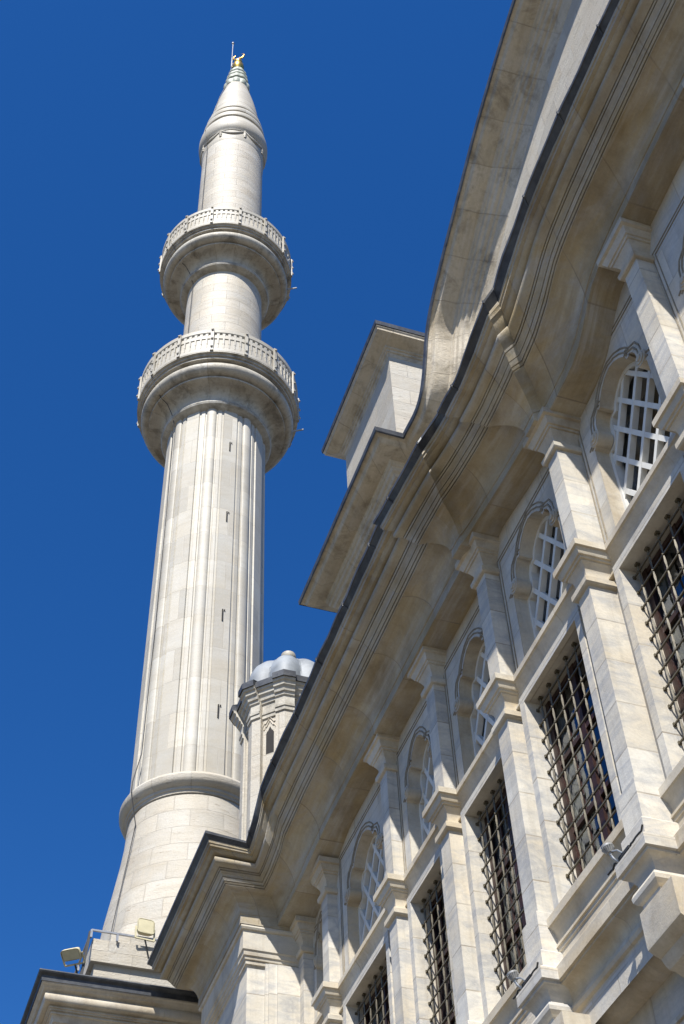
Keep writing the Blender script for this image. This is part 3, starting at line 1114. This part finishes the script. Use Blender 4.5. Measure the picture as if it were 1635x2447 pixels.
def parapet(z, rim, ht, count=15, ph=0.0):
    pb = MB()
    pb.lathe([(rim - .05, z - .02), (rim + .005, z - .02), (rim + .005, z + .12), (rim - .03, z + .14), (rim - .03, z + ht * .32),
              (rim - .045, z + ht * .325), (rim - .045, z + ht * .60), (rim - .02, z + ht * .605), (rim - .02, z + ht * .72),
              (rim - .05, z + ht * .725), (rim - .05, z + ht * .83), (rim - .02, z + ht * .845), (rim + .0, z + ht * .87),
              (rim + .01, z + ht), (rim - .12, z + ht), (rim - .12, z)], CX, CY, 150)
    po = pb.build('parapet', M['lime'], minaret, 30)
    # colonnette relief, one panel between every two posts; arched heads left open
    rel = MB()
    for j in range(1, 6):
        th = 2 * PI * (j / 6) / count
        c_, s_ = math.cos(th), math.sin(th)
        for r0, z0_, z1_, wd in ((rim - .03, .15, ht * .33, .035), (rim - .03, ht * .34, ht * .62, .05), (rim - .045, ht * .715, ht * .85, .085)):
            rel.beam((r0 * c_, r0 * s_, z0_), (r0 * c_, r0 * s_, z1_), wd, .05, (c_, s_, 0))
    pan = rel.build('baluster_panel', M['lime'], None, 0)
    for q in range(count):
        o = pan if q == 0 else pan.copy()
        if q:
            COL.objects.link(o)
        o.parent = po
        o.location = (0, 0, z - GZ)
        o.rotation_euler = (0, 0, ph + 2 * PI * q / count)
    first = None
    for q in range(count):
        th = ph + 2 * PI * q / count
        c_, s_ = math.cos(th), math.sin(th)
        if first is None:
            pm = MB()
            pm.box(-.01, .045, -.05, .05, -.02, ht + .02)
            for zz_ in (.14, ht * .5, ht * .93):
                pm.ball((.055, 0, zz_), .045, 10, (1, .9, .9))
                pm.box(.02, .07, -.035, .035, zz_ + .05, zz_ + .07)
            first = pm.build('post', M['lime'], None, 30)
            o = first
        else:
            o = first.copy()
            COL.objects.link(o)
        o.parent = po
        o.location = (rim * c_, rim * s_, z - GZ)
        o.rotation_euler = (0, 0, th)


a_cam = math.atan2(-CY, -CX)            # direction from the minaret towards the camera
stone_part('balcony', balcony(33.93, 1.46, 2.50, 1.56, 'lower'), M['grime'], 120)
parapet(35.48, 2.50, 1.12, 15, a_cam + math.radians(-7))
stone_part('shaft', [(1.36, 35.4), (1.345, 36.5), (1.31, 39.5), (1.29, 42.2)], M['rubble'], 96)
stone_part('balcony', balcony(42.12, 1.33, 2.33, 1.47, 'upper'), M['grime'], 120)
parapet(43.58, 2.33, 1.06, 15, a_cam + math.radians(9))
stone_part('shaft', [(1.225, 43.4), (1.215, 48), (1.21, 52.0), (1.21, 52.4)], M['rubble'], 96)
stone_part('collar', [(1.19, 52.2), (1.25, 52.35), (1.255, 52.7), (1.25, 53.0), (1.27, 53.05), (1.31, 53.1), (1.37, 53.22), (1.40, 53.4),
                      (1.40, 53.62), (1.385, 53.75), (1.36, 53.82), (1.35, 53.95), (1.30, 54.0), (1.22, 54.03), (1.205, 54.1), (1.20, 54.35), (1.19, 54.40), (1.25, 54.42), (1.275, 54.52), (1.27, 54.66), (1.22, 54.76), (1.14, 54.78), (1.125, 54.85), (1.12, 54.98), (1.17, 55.0), (1.20, 55.1), (1.19, 55.24), (1.13, 55.34), (1.07, 55.36), (1.055, 55.45), (1.05, 55.55), (1.09, 55.57), (1.11, 55.66), (1.09, 55.78), (1.03, 55.86), (1.0, 55.9), (.985, 56.3)], M['lime'], 96)
stone_part('spire', [(.99, 56.25), (.97, 56.5), (.90, 57.1), (.80, 57.75), (.69, 58.35), (.58, 58.9), (.50, 59.4), (.44, 59.8), (.41, 60.2)],
           M['lime'], 72)
stone_part('spire_cap', [(.40, 59.25), (.50, 59.28), (.545, 59.42), (.53, 59.62), (.47, 59.78), (.43, 59.85), (.43, 59.95), (.49, 60.0), (.51, 60.12),
                         (.48, 60.28), (.41, 60.33), (.40, 60.42), (.45, 60.46), (.465, 60.56), (.43, 60.68), (.37, 60.72), (.36, 60.85),
                         (.40, 60.9), (.40, 61.02), (.33, 61.12), (.31, 61.28), (.28, 61.4), (.2, 61.5), (.0, 61.52)],
           stone("limestone_greenish", (0.40, 0.43, 0.36), (0.34, 0.37, 0.29), (0.3, 0.32, 0.27), (0.9, 60), 0.0, stain=(0.25, 0.25, 0.2)),
           96, lambda th, r, z: r * (1 + (.10 * abs(math.cos(5 * th)) if z < 59.7 else .02 * math.cos(10 * th))))
stone_part('finial', [(.0, 61.45), (.12, 61.48), (.14, 61.55), (.16, 61.62), (.24, 61.75), (.27, 61.92), (.25, 62.1), (.16, 62.22), (.11, 62.28),
                      (.15, 62.34), (.19, 62.46), (.17, 62.58), (.10, 62.66), (.06, 62.72), (.06, 62.85), (0, 62.86)], M['gold'], 40)
# crescent
mb = MB()
cen = Vector((CX, CY, 63.12))
ux, uz = Vector((.80, -.60, 0)), Vector((0, 0, 1))
pts, rad = [], []
for t in np.linspace(math.radians(-238), math.radians(58), 30):
    pts.append(cen + ux * (.27 * math.cos(t)) + uz * (.27 * math.sin(t)))
    rad.append(.012 + .034 * math.sin((t - math.radians(-238)) / math.radians(296) * PI))
mb.tube(pts, rad, 10)
mb.build('crescent', M['gold'], minaret, 50)
# lightning rod and its down conductor
mb = MB()
sd = Vector((-.978, .21, 0))            # silhouette side
pr = Vector((CX, CY, 0)) + sd * .30
mb.tube([pr + Vector((0, 0, 61.9)), pr + Vector((0, 0, 62.9))], .035)
mb.tube([pr + Vector((0, 0, 62.85)), pr + Vector((0, 0, 64.6))], .022)
mb.ball(pr + Vector((0, 0, 64.6)), .075, 8)
mb.build('lightning_rod', M['steel'], minaret, 40)
mb = MB()
sd2 = Vector((-.93, -.37, 0))
path = [(.31, 61.9), (.40, 61.0), (.52, 60.1), (.50, 59.5), (.62, 58.9), (.84, 57.7), (1.02, 56.3), (1.15, 55.2), (1.24, 54.2), (1.42, 53.6),
        (1.30, 52.9), (1.245, 52), (1.25, 48), (1.26, 43.6)]
mb.tube([Vector((CX, CY, z)) + sd2 * (r + .004) for r, z in path], .011, 5)
path = [(2.36, 43.6), (2.26, 43.42), (2.1, 43.2), (1.93, 42.82), (1.68, 42.72), (1.5, 42.45), (1.45, 42.2), (1.34, 42.0), (1.36, 38), (1.40, 35.6)]
mb.tube([Vector((CX, CY, z)) + sd2 * (r + .004) for r, z in path], .011, 5)
path = [(2.53, 35.5), (2.42, 35.25), (2.33, 35.0), (2.1, 34.68), (1.85, 34.55), (1.66, 34.2), (1.56, 33.85), (1.52, 30), (1.53, 25), (1.57, 21.2), (1.74, 20.3), (1.74, 20.0), (1.55, 19.2), (1.64, 18.4), (1.86, 16.6),
        (1.97, 15.4)]
mb.tube([Vector((CX, CY, z)) + sd2 * (r + .004) for r, z in path], .012, 5)
mb.build('conductor_cable', M['cable'], minaret, 60)
# garlands under the top collar
first = None
for q in range(8):
    if first is None:
        mb = MB()
        pts = []
        for t in np.linspace(-.36, .36, 13):
            sag = .36 * (1 - (t / .36) ** 2)
            pts.append((1.27 * math.cos(t), 1.27 * math.sin(t), 53.0 - sag * .85 - .05))
        mb.tube([Vector(p_) + Vector((0, 0, -GZ)) for p_ in pts], [.03 + .03 * math.sin(PI * k / 12) for k in range(13)], 8)
        top = [(1.265 * math.cos(t), 1.265 * math.sin(t), 52.97 - GZ) for t in np.linspace(-.34, .34, 9)]
        mb.tube(top, .018, 6)
        for zz_, rr in ((52.98, .055), (52.83, .065), (52.70, .075), (52.56, .06)):
            t = .3927
            mb.ball((1.265 * math.cos(t), 1.265 * math.sin(t), zz_ - GZ), rr, 8, (.8, 1, 1.25))
        first = mb.build('garland', M['lime'], None, 40)
        o = first
    else:
        o = first.copy()
        COL.objects.link(o)
    o.parent = minaret
    o.rotation_euler = (0, 0, a_cam + math.radians(-3) + q * PI / 4)
# slit windows in the shaft
for z, da in ((32.0, 15.5), (28.9, 15.5), (25.1, 15.5), (21.9, 15.5)):
    th = a_cam + math.radians(da)
    c_, s_ = math.cos(th), math.sin(th)
    mb = MB()
    rs = 1.522 - (z - 20.6) / 13.35 * .05
    a = Vector((CX + rs * c_, CY + rs * s_, z))
    mb.beam(a, a + Vector((0, 0, .40)), .03, .03, (c_, s_, 0))
    mb.beam(a + Vector((-s_ * .05, c_ * .05, .36)), a + Vector((-s_ * .05, c_ * .05, .40)), .025, .03, (c_, s_, 0))
    mb.build('slit_window', M['dark'], minaret, 0)
# short lamp poles at the balcony rims
for z, rim, da in ((34.6, 2.40, 83), (42.9, 2.25, 84)):
    th = a_cam + math.radians(da)
    d_ = Vector((math.cos(th), math.sin(th), .25))
    mb = MB()
    a = Vector((CX, CY, z)) + Vector((d_.x, d_.y, 0)) * (rim - .05)
    mb.tube([a, a + d_ * .32], .03, 6)
    mb.build('bracket_rod', M['alum'], minaret, 40)

# ================================================================== PORTICO WING
portico = thing('portico', 'low stone wing with a moulded lead-capped cornice in front of the minaret foot', 'building', (4.4, 30, GZ))
mb = MB()
mb.box(3.25, 5.60, 23.5, 48, GZ, 13.2)
mb.build('wall', M['rubble'], portico, 0)
mb = MB()
PP = [(0, 12.45), (.02, 12.62), (.10, 12.80), (.20, 12.90), (.30, 12.95), (.31, 12.955), (.31, 13.0), (.345, 13.004), (.345, 13.035),
      (.375, 13.04), (.385, 13.11), (.41, 13.15), (.44, 13.16), (.44, 13.185), (.425, 13.19), (.425, 13.205), (.465, 13.21), (.465, 13.235),
      (.49, 13.24), (.49, 13.262), (.47, 13.268), (.47, 13.29), (.53, 13.295)]
for t in np.linspace(-70, 100, 8):
    PP.append((.555 + .05 * math.cos(math.radians(t)), 13.385 + .085 * math.sin(math.radians(t))))
PP += [(.56, 13.49), (.63, 13.52), (.66, 13.56), (.69, 13.58), (.692, 13.61)]
mb.collar(PP, 3.25, 5.55, 23.5, 48)
mb.build('cornice', M['mould'], portico, 28)
mb = MB()
mb.collar([(.66, 13.615), (.708, 13.60), (.712, 13.70), (.765, 13.735), (.78, 13.76), (.77, 13.785), (.3, 13.85), (-1.0, 14.1)], 3.25, 5.55, 23.5, 48)
mb.build('lead_flashing', M['lead'], portico, 25)

# ================================================================== STAIR TURRET
TX, TY = 6.52, 20.9
turret = thing('stair_turret', 'small octagonal stone turret with a ribbed lead dome beside the minaret shaft', 'turret', (TX, TY, 14.2))
ta = math.atan2(-TY, -TX) - math.radians(27)


def octo_loop(rad, q, z):
    """octagon with a pilaster on each corner; q = moulding projection"""
    out = []
    per = PI / 4
    for k in range(8):
        f0 = ta + k * per                        # face centre
        for da, rr in ((-.235, .0), (-.2349, .07), (.2349 - .47, .07),):
            pass
        apo = rad * math.cos(per / 2)
        # face recess
        for off, ex in ((-.16, 0.0), (.16, 0.0)):
            th = f0 + math.atan2(off, apo)
            out.append(((apo + q) / math.cos(th - f0), th))
        # corner pilaster
        for off, ex in ((.165, .055),):
            th = f0 + math.atan2(off, apo + .09)
            out.append(((apo + .09 + q) / math.cos(th - f0), th))
        fc = f0 + per / 2
        out.append((rad + .09 + q * 1.08, fc))
        f1 = f0 + per
        th = f1 - math.atan2(.165, apo + .09)
        out.append(((apo + .09 + q) / math.cos(th - f1), th))
    return [(TX + r_ * math.cos(t_), TY + r_ * math.sin(t_), z) for r_, t_ in out]


TR = .86
mb = MB()
mb.rows([octo_loop(TR, 0, 14.2), octo_loop(TR, 0, 19.0)], close=True)
mb.build('drum', M['rubble'], turret, 20)
mb = MB()
prof = [(0, 18.42), (.03, 18.44), (.03, 18.52), (.05, 18.53), (.055, 18.58), (.03, 18.60), (.03, 18.78), (.06, 18.80), (.07, 18.86), (.10, 18.87),
        (.12, 18.95), (.16, 18.98), (.17, 19.05), (.21, 19.07), (.22, 19.14)]
mb.rows([octo_loop(TR, q, z) for q, z in prof], close=True)
mb.build('cornice', M['grime'], turret, 20)
mb = MB()
mb.rows([octo_loop(TR, q, z) for q, z in [(.20, 19.13), (.25, 19.12), (.255, 19.26), (.24, 19.28), (-.02, 19.36)]], close=True)
mb.build('lead_eave', M['lead'], turret, 20)


def melon(th, r, z):
    per = PI / 4
    a = (th - ta) % per - per / 2
    return r * (1 + .16 * (math.cos(a / (per / 2) * PI / 2) - .6) * min(1, r / .5))


mb = MB()
mb.lathe([(.93, 19.28), (.935, 19.40), (.925, 19.58), (.88, 19.78), (.80, 19.96), (.66, 20.14), (.48, 20.28), (.30, 20.37), (.15, 20.42), (.0, 20.44)],
         TX, TY, 96, melon)
dm_ = mb.build('dome', M['lead_pale'], turret, 40)
for k in range(8):
    mb = MB()
    th = ta + k * PI / 4
    pr_ = [(.93, 19.28), (.935, 19.40), (.925, 19.58), (.88, 19.78), (.80, 19.96), (.66, 20.14), (.48, 20.28), (.30, 20.37)]
    mb.tube([(TX + (melon(th, r_, z_) + .004) * math.cos(th), TY + (melon(th, r_, z_) + .004) * math.sin(th), z_) for r_, z_ in pr_], .018, 5)
    mb.build('seam', M['lead_pale'], dm_, 40)
mb = MB()
mb.lathe([(.27, 20.30), (.26, 20.40), (.20, 20.46), (.13, 20.50), (.10, 20.54), (.09, 20.58), (.14, 20.62), (.17, 20.70), (.15, 20.79), (.07, 20.85), (0, 20.86)], TX, TY, 24)
mb.build('finial', M['grime'], turret, 40)
# arched slit in the face towards the camera
mb = MB()
apo = TR * math.cos(PI / 8)
c_, s_ = math.cos(ta), math.sin(ta)
o_ = Vector((TX + (apo + .004) * c_, TY + (apo + .004) * s_, 0))
t_ = Vector((-s_, c_, 0))
out = [(-.085, 17.55), (.085, 17.55), (.085, 18.05), (.06, 18.12), (.05, 18.10), (.0, 18.22), (-.05, 18.10), (-.06, 18.12), (-.085, 18.05)]
ids = mb.pts([o_ + t_ * a + Vector((0, 0, z)) for a, z in out])
mb.face(ids)
mb.build('slit_window', M['dark'], turret, 0)
mb = MB()
for d in (.05, .09):
    mb.tube([o_ + t_ * (a * (1 + d / .09)) + Vector((0, 0, 18.0 + d * 2 + (z - 18.0) * 1.2)) for a, z in out[2:]], .018, 5)
mb.build('hood_mould', M['mould'], turret, 40)

# ================================================================== SMALL THINGS
# railing round the top of the minaret pedestal
rail = thing('safety_railing', 'thin grey metal rail edging the square pedestal of the minaret', 'railing', (CX, CY - 2.4, 15.1))
mb = MB()
mb.beam((CX - 2.40, CY - 2.40, 15.26), (CX + 2.4, CY - 2.40, 15.26), .035, .035, (0, 1, 0))
mb.beam((CX - 2.40, CY - 2.40, 15.26), (CX - 2.40, CY + 2.4, 15.26), .035, .035, (1, 0, 0))
mb.build('rail', M['steel'], rail, 0)
for px_, py_ in ((-2.4, -2.4), (-1.9, -2.4), (-1.0, -2.4), (.2, -2.4), (1.4, -2.4), (-2.4, -1.2), (-2.4, .6)):
    mb = MB()
    mb.beam((CX + px_, CY + py_, 15.10), (CX + px_, CY + py_, 15.24), .04, .04, (1, 0, 0))
    mb.build('post', M['steel'], rail, 0)
mb = MB()
mb.beam((CX - 2.42, CY - 2.35, 15.25), (CX - 2.50, CY - 2.38, 14.2), .05, .05, (0, 1, 0))
mb.build('stay', M['cable'], rail, 0)


def floodlight(c, dirv, upv, wd, ht, label):
    c, d, u = Vector(c), Vector(dirv).normalized(), Vector(upv)
    s_ = d.cross(u).normalized()
    u = s_.cross(d).normalized()
    t = thing('floodlight', label, 'floodlight', tuple(c), 'floodlights at the minaret foot')
    mb = MB()
    rows = []
    for dd, k in ((-.11, .55), (-.085, .72), (.0, .97), (.03, 1.0), (.06, 1.0), (.062, .93)):
        loop = []
        for a in range(20):
            th = 2 * PI * a / 20
            cx_, sx_ = math.cos(th), math.sin(th)
            e = .38
            loop.append(c + d * dd + s_ * (wd / 2 * k * math.copysign(abs(cx_) ** e, cx_)) + u * (ht / 2 * k * math.copysign(abs(sx_) ** e, sx_)))
        rows.append(loop)
    ids = mb.rows(rows, close=True)
    mb.face(ids[0])
    mb.build('housing', M['beige'], t, 35)
    g2 = MB()
    g2.face(g2.pts([c + d * .056 + s_ * (a * wd * .44) + u * (b_ * ht * .44) for a, b_ in ((-1, -1), (1, -1), (1, 1), (-1, 1))]))
    g2.build('lens', M['beige'], t, 0)
    b2 = MB()
    lo = c - u * (ht / 2 + .10)
    for sg in (-1, 1):
        b2.beam(c + s_ * (sg * wd * .53), lo + s_ * (sg * wd * .53), .03, .02, d)
    b2.beam(lo - s_ * (wd * .53), lo + s_ * (wd * .53), .03, .025, d)
    b2.build('yoke', M['beige'], t, 0)
    c2 = MB()
    c2.tube([lo, lo + Vector((.05, .05, -.1)), lo + Vector((.12, .1, -.32))], .018, 6)
    c2.build('cable', M['cable'], t, 50)
    return t


floodlight((4.45, CY - 2.42, 15.47), (.10, -1, .12), (0, 0, 1), .35, .34, 'beige square floodlight standing on the rail of the minaret pedestal')
floodlight((3.12, CY - 2.40, 14.70), (-.55, -.55, -1.0), (-.2, -.3, .6), .40, .22, 'beige floodlight sticking out into the sky left of the minaret pedestal')


def spot(c, y_cable, xq, label):
    """round finned lamp on a short arm on the ledge"""
    t = thing('spotlight', label, 'spotlight', c, 'lamps on the window ledge')
    c = Vector(c)
    ax = Vector((-.22, .10, 1)).normalized()
    a_ = ax.cross(Vector((0, 1, 0))).normalized()
    b_ = ax.cross(a_)
    K = .60
    head = c + Vector((-.05, .02, .12))

    def ring(h, r, n=24):
        return [head + ax * h * K + (a_ * math.cos(2 * PI * k / n) + b_ * math.sin(2 * PI * k / n)) * r * K for k in range(n)]
    mb = MB()
    ids = mb.rows([ring(h, r) for h, r in ((-.09, .012), (-.088, .028), (-.04, .034), (-.035, .045), (.05, .085), (.055, .096), (.085, .098), (.085, .085), (.06, .08))], close=True)
    mb.face(ids[-1])
    for k in range(16):
        th = 2 * PI * k / 16
        rd = a_ * math.cos(th) + b_ * math.sin(th)
        tn = ax.cross(rd)
        mb.beam(head - ax * .022 + rd * .031, head + ax * .033 + rd * .058, .007, .012, tn)
    mb.build('lamp_head', M['alum'], t, 35)
    mb = MB()
    mb.tube([head - ax * .05, c + Vector((-.03, .01, .04)), c + Vector((.01, 0, 0))], .014, 8)
    mb.tube([head - ax * .02 + Vector((0, -.02, 0)), head - ax * .02 + Vector((.02, -.09, -.03)), c + Vector((.02, -.10, .02))], .009, 6)
    mb.build('arm', M['steel'], t, 50)
    mb = MB()
    zc = c.z + .015
    n = 14
    pts = []
    for k in range(n + 1):
        f_ = k / n
        pts.append((xq + .01 * math.sin(k * 1.7), c.y + .22 - (c.y + .22 - y_cable) * f_, zc + .015 * math.sin(k * 2.3) + .05 * max(0, f_ - .6)))
    mb.tube(pts, .010, 6)
    mb.beam((xq, c.y - .02, zc + .0), (xq, c.y - .22, zc + .0), .03, .03, (1, 0, 0))
    mb.build('cable', M['cable'], t, 50)
    return t


spot((5.885, 9.10, 7.37), 8.60, 5.90, 'round finned spotlight on the ledge below the largest fully seen grille')
spot((5.885, 11.26, 7.37), 10.85, 5.90, 'round finned spotlight on the ledge at the very bottom edge, farther from us')
